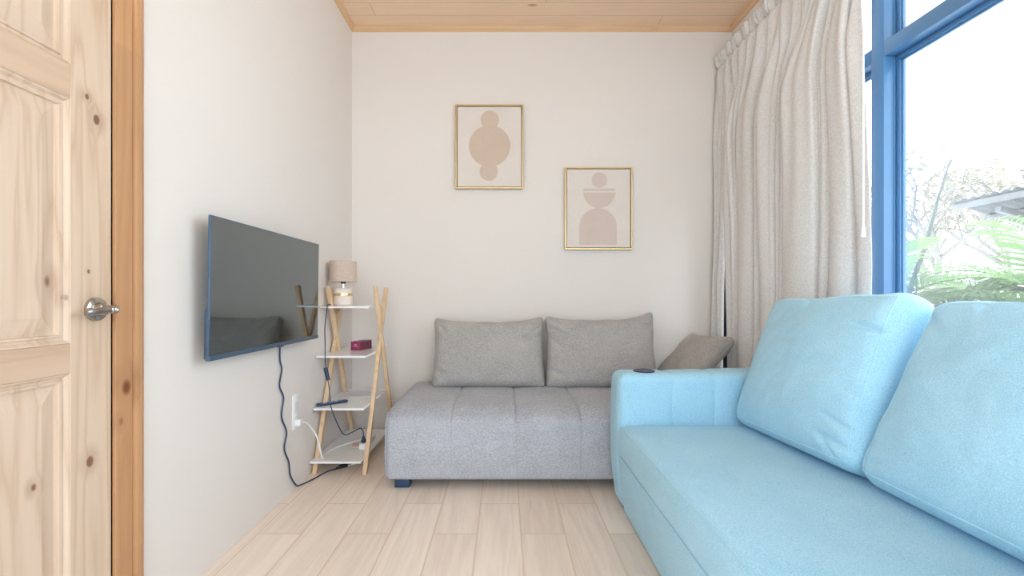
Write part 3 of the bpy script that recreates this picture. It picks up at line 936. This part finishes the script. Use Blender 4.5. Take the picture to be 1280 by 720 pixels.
# ------------------------------------------------------------------ ladder shelf
sh = thing('ladder_shelf', 'crossed wooden pole shelf with four white boards in the left corner', 'shelf', (-1.0, 3.1, 0))
XA, XB = -1.147, -.842
for X, sgn in ((XA, 1), (XB, -1)):
    bm = bmesh.new(); flatbeam(bm, (X-.006, 2.755, 0), (X-.006, 3.25, 1.148), .026, .030)
    obj('pole', bm, M_pole, sh)
    bm = bmesh.new(); flatbeam(bm, (X+.006, 3.43, 0), (X+.006, 2.935, 1.148), .026, .030)
    obj('pole', bm, M_pole, sh)
for z, y0, y1 in ((.088, 2.72, 3.39), (.395, 2.775, 3.36), (.712, 2.815, 3.33), (1.02, 2.88, 3.30)):
    bm = bmesh.new(); box(bm, -1.172, -.862, y0, y1, z-.013, z, .0015, 1)
    obj('shelf_board', bm, M_white, sh)
    bm = bmesh.new()
    for y in (y0+.16, y1-.16): tube(bm, [(-1.16, y, z-.018), (-.83, y, z-.018)], .004, 8)
# ------------------------------------------------------------------ table lamp
LX, LY, LZ = -1.078, 3.03, 1.0205
lp = thing('table_lamp', 'small table lamp with beige drum shade and stone base on top shelf', 'lamp', (LX, LY, LZ))
bm = bmesh.new()
lathe(bm, [(0, 0), (.054, 0), (.060, .006), (.062, .02), (.0625, .064), (.0625, .069)] + [(.0625, .081), (.062, .1), (.060, .112), (.054, .118), (.02, .120), (0, .120)], (LX, LY, LZ), 40)
obj('lamp_base', bm, M_ceramic, lp)
bm = bmesh.new(); lathe(bm, [(.0600, .066), (.0632, .066), (.0634, .068), (.0634, .080), (.0632, .082), (.0600, .082)], (LX, LY, LZ), 40)
obj('gold_band', bm, M_gold, lp, label='gold band around the stone base')
bm = bmesh.new(); lathe(bm, [(0, .118), (.012, .118), (.011, .150), (0, .150)], (LX, LY, LZ), 20)
obj('lamp_stem', bm, plain('brushed_steel', (.72, .72, .72), .3, 1.0), lp)
bm = bmesh.new(); lathe(bm, [(0, .146), (.012, .147), (.018, .156), (.019, .2), (0, .2)], (LX, LY, LZ), 20)
obj('bulb_holder', bm, M_black, lp)
bm = bmesh.new()
lathe(bm, [(.0855, .160), (.0868, .160), (.0862, .295), (.0848, .295), (.0848, .295)], (LX, LY, LZ), 44)
bm.faces.ensure_lookup_table()
bmesh.ops.delete(bm, geom=[f for f in bm.faces if len(f.verts) > 4], context='FACES_ONLY')
sd = obj('lamp_shade', bm, M_shade, lp)
md = sd.modifiers.new('thick', 'SOLIDIFY'); md.thickness = .0015
for zz in (.160, .295):
    bm = bmesh.new()
    tube(bm, [(LX+.0862*math.cos(a*PI/22), LY+.0862*math.sin(a*PI/22), LZ+zz) for a in range(44)], .0016, 6, closed=True)
    obj('shade_rim', bm, M_shade, sd)
bm = bmesh.new()
for k in range(3):
    a = k*2*PI/3+.4
    tube(bm, [(LX+.018*math.cos(a), LY+.018*math.sin(a), LZ+.185), (LX+.0855*math.cos(a), LY+.0855*math.sin(a), LZ+.165)], .0015, 6)
obj('shade_spider', bm, M_plastic, sd)
pts = [(-1.137, 3.02, 1.032), (-1.142, 2.98, 1.030), (-1.136, 2.91, 1.027), (-1.118, 2.858, 1.012), (-1.110, 2.82, .96), (-1.106, 2.79, .887), (-1.1, 2.78, .79), (-1.093, 2.762, .69), (-1.089, 2.76, .645)]
bm = bmesh.new(); tube(bm, catmull(pts, 8), .0032, 8)
pts = [(-1.075, 2.76, .572), (-1.061, 2.75, .501), (-1.055, 2.755, .411), (-1.027, 2.78, .305), (-1.005, 2.84, .215), (-.97, 2.9, .213), (-.938, 2.95, .222), (-.922, 2.96, .195), (-.920, 2.96, .165)]
tube(bm, catmull(pts, 8), .0032, 8)
cd = obj('lamp_cord', bm, M_cable, lp, label='dark blue cord with inline switch')
bm = bmesh.new(); beam(bm, (-1.091, 2.76, .648), (-1.073, 2.76, .570), .022, .018, .004)
obj('cord_switch', bm, M_navy, cd)
bm = bmesh.new(); lathe(bm, [(0, 0), (.016, 0), (.017, .012), (.012, .022), (.006, .042), (0, .042)], (-.920, 2.96, .1265), 16)
obj('cord_plug', bm, M_navy, cd)

# power strip, receipt, sleeve, remote and box on the shelves
ps = thing('power_strip', 'white power strip lying on the lowest shelf board', 'power strip', (-.915, 3.03, .0885))
bm = bmesh.new(); box(bm, -.940, -.896, 2.925, 3.15, .0885, .1265, .005)
obj('strip_body', bm, M_plastic, ps)
for y in (2.96, 3.02, 3.08):
    bm = bmesh.new(); lathe(bm, [(0, 0), (.016, 0), (.017, .0008), (0, .0009)], (-.918, y, .1262), 18)
    obj('socket', bm, M_sleeve, ps)
pts = [(-1.166, 2.556, .368), (-1.15, 2.575, .366), (-1.140, 2.61, .352), (-1.132, 2.66, .308), (-1.115, 2.695, .244), (-1.104, 2.715, .163), (-1.100, 2.735, .105), (-1.105, 2.765, .0935), (-1.125, 2.83, .0935),
       (-1.110, 2.93, .0935), (-1.06, 3.03, .0935), (-.99, 3.11, .0945), (-.945, 3.14, .100), (-.93, 3.145, .105)]
bm = bmesh.new(); tube(bm, catmull(pts, 8), .0048, 8)
obj('strip_lead', bm, M_plastic, ps)
bm = bmesh.new(); box(bm, -1.1745, -1.145, 2.535, 2.575, .352, .388, .006)
obj('strip_plug', bm, M_plastic, ps)
ol = thing('wall_outlet', 'white double socket plate low on the left wall beside the shelf', 'socket', (-1.18, 2.555, .43))
bm = bmesh.new(); box(bm, -1.18, -1.1735, 2.515, 2.592, .335, .53, .003)
obj('plate', bm, M_plastic, ol)
for z in (.37, .455):
    bm = bmesh.new(); box(bm, -1.1742, -1.1715, 2.532, 2.576, z-.03, z+.03, .001)
    obj('socket_insert', bm, plain('off_white_plastic', (.74, .74, .75), .4), ol)
rc = thing('receipt', 'crumpled pink and white paper slip beside the power strip', 'paper', (-.985, 3.0, .0885))
bm = bmesh.new()
g = [[bm.verts.new((-1.02+.075*i/6, 2.965+.09*j/6, .0895+.010*abs(noise.noise(Vector((i*.5, j*.6, 3)))))) for j in range(7)] for i in range(7)]
for i in range(6):
    for j in range(6): bm.faces.new((g[i][j], g[i+1][j], g[i+1][j+1], g[i][j+1]))
o = obj('slip', bm, M_paper, rc, angle=180); o.modifiers.new('thick', 'SOLIDIFY').thickness = .0006
bm = bmesh.new(); box(bm, -1.005, -.958, 2.975, 3.02, .099, .1015, .0005, 1)
obj('printed_panel', bm, M_pink, rc, label='pink printed part')
bm = bmesh.new(); vs = box(bm, -.125, .125, -.09, .09, 0, .002, .0005, 1)
o = tag(obj('paper_sleeve', bm, M_sleeve), 'thin grey paper sheet lying on the third board behind the remote', 'paper')
place(o, (-1.0, 3.19, .3955), rz=math.radians(4))
rm = thing('remote_control', 'slim dark blue remote control on the third shelf board', 'remote control', (-1.095, 2.885, .3955))
bm = bmesh.new(); box(bm, -.095, .095, -.0185, .0185, 0, .016, .005)
obj('remote_body', bm, M_navy, rm, world=False)
for i in range(3):
    for j in range(2):
        bm = bmesh.new(); box(bm, -.05+i*.036-.011, -.05+i*.036+.011, -.009+j*.018-.005, -.009+j*.018+.005, .0155, .0175, .001)
        obj('button', bm, M_button, rm, world=False, label='pale grey button')
rm.rotation_euler = (0, 0, math.radians(41))
bx = thing('gift_box', 'small maroon card box on the second shelf board', 'box', (-1.0, 3.17, .7125))
bm = bmesh.new(); box(bm, -.036, .036, -.075, .075, 0, .060, .0015, 1)
obj('carton', bm, M_maroon, bx, world=False)
bm = bmesh.new(); box(bm, .0355, .0366, -.074, .074, .001, .059, 0)
obj('side_panel', bm, M_maroon2, bx, world=False, smooth=False, label='darker maroon side')
bm = bmesh.new()
for k in range(5): box(bm, -.018+k*.008, -.013+k*.008, -.0756, -.0749, .026, .030)
for k in range(3): box(bm, -.008+k*.006, -.004+k*.006, -.0756, -.0749, .036, .043)
obj('lettering', bm, M_letter, bx, world=False, smooth=False, label='tiny pale lettering')
bx.rotation_euler = (0, 0, math.radians(-14))

# ------------------------------------------------------------------ framed prints
def picture(cx, cz, w, h, mat, label, name='framed_print'):
    t = thing(name, label, 'picture', (cx, YF, cz), 'framed abstract prints on the far wall')
    bm = bmesh.new(); fw = .012
    for (x0, x1, z0, z1) in ((-w/2, w/2, -h/2, -h/2+fw), (-w/2, w/2, h/2-fw, h/2), (-w/2, -w/2+fw, -h/2+fw, h/2-fw), (w/2-fw, w/2, -h/2+fw, h/2-fw)):
        box(bm, x0, x1, -.032, -.002, z0, z1, .0015, 1)
    obj('frame', bm, M_goldfr, t, world=False)
    bm = bmesh.new(); box(bm, -w/2+fw+.004, w/2-fw-.004, -.026, -.004, -h/2+fw+.004, h/2-fw-.004, .001, 1)
    o = obj('canvas', bm, mat, t, world=False)
    bm = bmesh.new(); box(bm, -w/2+fw-.001, w/2-fw+.001, -.006, -.003, -h/2+fw-.001, h/2-fw+.001)
    obj('backing', bm, plain('print_backing', (.30, .22, .13), .7), t, world=False)
TAN = (.64, .50, .395)
def sh1(t, x, z):
    return [(t.math('MULTIPLY', circ(t, x, z, .004, .207, .071), .9), TAN), (t.math('MULTIPLY', circ(t, x, z, .002, .006, .160), .9), (.63, .49, .38)),
            (t.math('MULTIPLY', circ(t, x, z, -.004, -.192, .071), .9), (.64, .49, .39))]
PK = (.66, .53, .465)
def sh2(t, x, z):
    top = circ(t, x, z, .006, .217, .060)
    bar = t.math('MULTIPLY', band(t, z, .134, .152), band(t, x, -.118, .128))
    half = t.math('MULTIPLY', circ(t, x, z, .006, .126, .124), t.math('LESS_THAN', z, .122))
    arch = t.math('MAXIMUM', t.math('MULTIPLY', circ(t, x, z, -.004, -.143, .145), t.math('GREATER_THAN', z, -.143)),
                  t.math('MULTIPLY', band(t, x, -.149, .141), band(t, z, -.282, -.142)))
    return [(t.math('MULTIPLY', m, .9), PK) for m in (top, bar, half, arch)]
PAPER = (.73, .66, .605)
picture(-.113, 2.237, .524, .648, print_paper('circles_print', sh1, 0, 0, PAPER), 'gold framed abstract print of three stacked circles, hung higher on the left')
picture(.729, 1.762, .520, .636, print_paper('arch_print', sh2, 0, 0, PAPER), 'gold framed abstract print of arch, bowl and ball, hung lower on the right')

# ------------------------------------------------------------------ outdoors
M_ground = plain('pale_gravel', (.60, .60, .59), .9)
bm = bmesh.new()
box(bm, 1.93, 60, -30, 60, -.4, -.15); box(bm, -60, 1.93, 3.7, 60, -.4, -.15); box(bm, -60, -1.36, -2.06, 3.7, -.4, -.15); box(bm, -60, 1.93, -40, -2.06, -.4, -.15)
struct(obj('ground', bm, M_ground, smooth=False), 'pale gravel ground outside the window', 'ground')
M_palm = leafy('palm_green', (.085, .145, .055), (.155, .225, .095), .5)
M_palmpale = leafy('palm_pale', (.15, .18, .12), (.24, .26, .19), .4)
M_stem = plain('palm_stem', (.10, .11, .05), .6)
M_bark = plain('pale_bark', (.15, .13, .11), .8)
M_dry = leafy('dry_foliage', (.14, .125, .08), (.22, .20, .14), .4)

def frond(base, az, el, length, droop, mat, leaf=.42, n=27):
    bm = bmesh.new(); pts = []
    p = Vector(base); e = el; step = length/18
    d0 = Vector((math.cos(az), math.sin(az), 0))
    for i in range(19):
        pts.append(p.copy()); p = p+(d0*math.cos(e)+Vector((0, 0, math.sin(e))))*step; e -= droop/18*(.4+1.2*i/18)
    tube(bm, pts, .01, 5, radii=[.012*(1-i/20)+.002 for i in range(19)])
    side = Vector((-d0.y, d0.x, 0))
    for k in range(n):
        f = .16+.84*k/(n-1); q = f*18; i = min(17, int(q)); P = pts[i].lerp(pts[i+1], q-i)
        T = (pts[i+1]-pts[i]).normalized(); up = side.cross(T) if side.cross(T).z > 0 else T.cross(side)
        L = leaf*(math.sin(PI*(.12+.80*f))**.8)*(.85+.3*rnd.random())
        for s in (-1, 1):
            dirn = (T*(.55+.5*f)+side*s*1.0+up*(.35+.15*rnd.random())).normalized()
            a = P; w = T*.019*(L/leaf+.35)
            prev = None
            for j in range(5):
                t = j/4; c = a+dirn*L*t+Vector((0, 0, -1))*L*.34*t*t
                ww = w*(math.sin(PI*(.18+.80*t)) if j < 4 else .05)
                cur_ = (bm.verts.new(c-ww), bm.verts.new(c+ww))
                if prev: bm.faces.new((prev[0], prev[1], cur_[1], cur_[0]))
                prev = cur_
    return bm

def palm(x, y, h, nf, length, label, az0, pale=0, leaf=.42, elr=(.5, 1.25)):
    t = thing('palm', label, 'palm', (x, y, -.15), 'palms outside the window')
    bm = bmesh.new()
    for k in range(5):
        a = k*1.26; tube(bm, catmull([(x+.09*math.cos(a), y+.09*math.sin(a), -.15), (x+.05*math.cos(a), y+.05*math.sin(a), h*.6), (x+.02*math.cos(a), y+.02*math.sin(a), h+.05)], 5), .022, 7)
    obj('stem', bm, M_stem, t)
    for k in range(nf):
        az = az0+2*PI*k/nf+rnd.uniform(-.2, .2); el = rnd.uniform(*elr)
        bm = frond((x+.02*math.cos(az), y+.02*math.sin(az), h+rnd.uniform(-.15, .05)), az, el, length*rnd.uniform(.85, 1.1), rnd.uniform(1.1, 1.9), M_palm, leaf)
        obj('frond', bm, M_palmpale if k < pale else M_palm, t, angle=180)
palm(4.75, 5.15, .60, 8, 1.5, 'green palm at the foot of the bare leaning stalk', .3, 3, .55)
palm(5.5, 4.25, .78, 10, 1.6, 'green palm with arching fronds under the corner of the canopy roof', .8, 2, .62)
palm(5.9, 5.65, .6, 8, 1.4, 'lower green palm growing between two taller palms', .1, 4, .5)
palm(4.25, 5.2, .95, 8, 1.35, 'green palm half hidden behind the window frame', .5, 1, .5)
bm = bmesh.new()
cv = catmull([(4.18, 4.93, -.15), (4.28, 4.85, .9), (4.42, 4.74, 1.63), (4.52, 4.69, 2.15), (4.66, 4.66, 2.66)], 6)
tube(bm, cv, .02, 8, radii=[.024*(1-.86*(i/(len(cv)-1))**2) for i in range(len(cv))])
tag(obj('plant_stalk', bm, plain('grey_green_stalk', (.045, .055, .045), .6)), 'bare pointed stalk leaning to the right above the palms', 'plant')

def tree(x, y, h, spread, label, seed, nleaf=800):
    r = random.Random(seed)
    t = thing('tree', label, 'tree', (x, y, -.15), 'dry trees beyond the garden')
    bm = bmesh.new(); tips = []
    def grow(p, d, L, rad, lev):
        q = p+d*L; mid_ = p.lerp(q, .5)+Vector((r.uniform(-1, 1), r.uniform(-1, 1), 0))*L*.06
        cv = catmull([p, mid_, q], 4); tube(bm, cv, rad, 6, radii=[rad*(1-.35*i/(len(cv)-1)) for i in range(len(cv))])
        if lev >= 2: tips.append((p, q))
        if lev < 4:
            for k in range(3 if lev else 5):
                ax = Vector((r.uniform(-1, 1), r.uniform(-1, 1), r.uniform(-.2, .6))).normalized()
                nd = (d*.75+ax*.85*spread).normalized()
                if nd.z < -.1: nd.z = .1
                grow(p.lerp(q, r.uniform(.6, 1)), nd, L*r.uniform(.6, .78), rad*.55, lev+1)
    grow(Vector((x, y, -.15)), Vector((r.uniform(-.08, .08), r.uniform(-.08, .08), 1)).normalized(), h*.36, .13, 0)
    obj('trunk', bm, M_bark, t)
    bm = bmesh.new()
    for k in range(nleaf):
        a, b = r.choice(tips); c = a.lerp(b, r.uniform(.3, 1.1))+Vector((r.gauss(0, .16), r.gauss(0, .16), r.gauss(0, .12)))
        u = Vector((r.uniform(-1, 1), r.uniform(-1, 1), r.uniform(-1, 1))).normalized(); v = u.orthogonal().normalized(); s = r.uniform(.07, .15)
        bm.faces.new([bm.verts.new(c+u*s), bm.verts.new(c+v*s*.45), bm.verts.new(c-u*s), bm.verts.new(c-v*s*.45)])
    obj('foliage', bm, M_dry, t, smooth=False)
tree(13.2, 13.6, 7.0, 1.0, 'pale dry tree showing above the canopy roof tip', 3)
tree(17.6, 15.8, 8.0, 1.05, 'pale dry tree at the right edge of the window view', 11)
tree(18.4, 20.0, 8.6, 1.0, 'pale dry tree low behind the leaning stalk', 23)

cr = thing('canopy_roof', 'corrugated metal canopy roof on posts beyond the palms', 'canopy', (9.6, 6.2, -.15))
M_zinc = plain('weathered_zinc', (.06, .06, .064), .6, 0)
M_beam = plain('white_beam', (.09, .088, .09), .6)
bm = bmesh.new()
rx0, rx1, ry0, ry1, rz, sl = 7.93, 11.4, 3.2, 8.02, 2.74, -.30
n = 120; rows = []
for i in range(n+1):
    y = ry0+(ry1-ry0)*i/n; zz = .022*math.sin(i*PI/2)
    rows.append([bm.verts.new((x, y, rz+sl*(x-rx0)+zz)) for x in (rx0-.06, (rx0+rx1)/2, rx1)])
for a, b in zip(rows, rows[1:]):
    for k in range(2): bm.faces.new((a[k], a[k+1], b[k+1], b[k]))
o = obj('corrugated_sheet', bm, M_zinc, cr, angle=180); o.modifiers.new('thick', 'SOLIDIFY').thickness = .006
bm = bmesh.new(); box(bm, rx0, rx0+.04, ry0, ry1, rz-.13, rz-.03, .004)
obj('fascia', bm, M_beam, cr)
for k in range(4):
    x = rx0+.6+k*.85; z = rz+sl*(x-rx0)
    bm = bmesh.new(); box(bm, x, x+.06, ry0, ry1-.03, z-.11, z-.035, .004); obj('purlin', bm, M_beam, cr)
for y in (7.3, 5.2, 3.4):
    bm = bmesh.new(); beam(bm, (rx0+.05, y, rz-.24), (rx1, y, rz-.24+sl*(rx1-rx0-.05)), .09, .09, .004)
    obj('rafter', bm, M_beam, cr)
    for x in (rx0+1.1, rx1-.3):
        bm = bmesh.new(); box(bm, x-.05, x+.05, y-.05, y+.05, -.15, rz-.24+sl*(x-rx0), .004); obj('post', bm, M_beam, cr)

# ------------------------------------------------------------------ light
W = bpy.data.worlds.new('World'); bpy.context.scene.world = W; W.use_nodes = True
nt = W.node_tree; nt.nodes.clear()
out = nt.nodes.new('ShaderNodeOutputWorld'); bg = nt.nodes.new('ShaderNodeBackground')
tc = nt.nodes.new('ShaderNodeTexCoord'); sx = nt.nodes.new('ShaderNodeSeparateXYZ'); rp = nt.nodes.new('ShaderNodeValToRGB')
nt.links.new(tc.outputs['Generated'], sx.inputs[0]); nt.links.new(sx.outputs['Z'], rp.inputs[0])
rp.color_ramp.elements[0].position = 0; rp.color_ramp.elements[0].color = (.86, .93, 1.0, 1)
rp.color_ramp.elements[1].position = .8; rp.color_ramp.elements[1].color = (.64, .81, 1.0, 1)
nt.links.new(rp.outputs[0], bg.inputs[0]); bg.inputs[1].default_value = 3.0
nt.links.new(bg.outputs[0], out.inputs[0])

sun = bpy.data.lights.new('sun', 'SUN'); sun.energy = 7.0; sun.angle = .01; sun.color = (1, .98, .95)
so = bpy.data.objects.new('sun', sun); so.rotation_euler = Vector((0, -.62, -1)).to_track_quat('-Z', 'Y').to_euler(); link(so)

def portal(name, loc, rot, sx_, sy_):
    l = bpy.data.lights.new(name, 'AREA'); l.shape = 'RECTANGLE'; l.size = sx_; l.size_y = sy_
    l.cycles.is_portal = True
    o = bpy.data.objects.new(name, l); o.location = loc; o.rotation_euler = rot; link(o)
portal('window_portal', (1.93, 1.83, 1.465), (0, math.radians(90), 0), 2.9, 3.15)
portal('left_fill_portal', (XL-.16, -.75, 1.465), (0, math.radians(-90), 0), 2.9, 2.1)
portal('rear_fill_portal', (.3, YN-.16, 1.55), (math.radians(90), 0, 0), 2.8, 2.9)

# ------------------------------------------------------------------ camera
cam = bpy.data.cameras.new('camera'); cam.sensor_width = 36; cam.lens = 565/1280*36
cam.shift_x = 10/1280; cam.shift_y = 11/1280; cam.clip_start = .02
co_ = bpy.data.objects.new('camera', cam); co_.location = (0, 0, 1.08); co_.rotation_euler = (math.radians(90), 0, 0); link(co_)
sc = bpy.context.scene; sc.camera = co_
vs_ = sc.view_settings
sc.display_settings.display_device = 'sRGB'
vs_.view_transform = 'Standard'; vs_.look = 'None'; vs_.gamma = 1; vs_.use_curve_mapping = False; vs_.exposure = 1.15
sc.cycles.max_bounces = 14; sc.cycles.diffuse_bounces = 8; sc.cycles.transparent_max_bounces = 16
sc.cycles.caustics_reflective = False; sc.cycles.caustics_refractive = False
sc.cycles.use_denoising = True
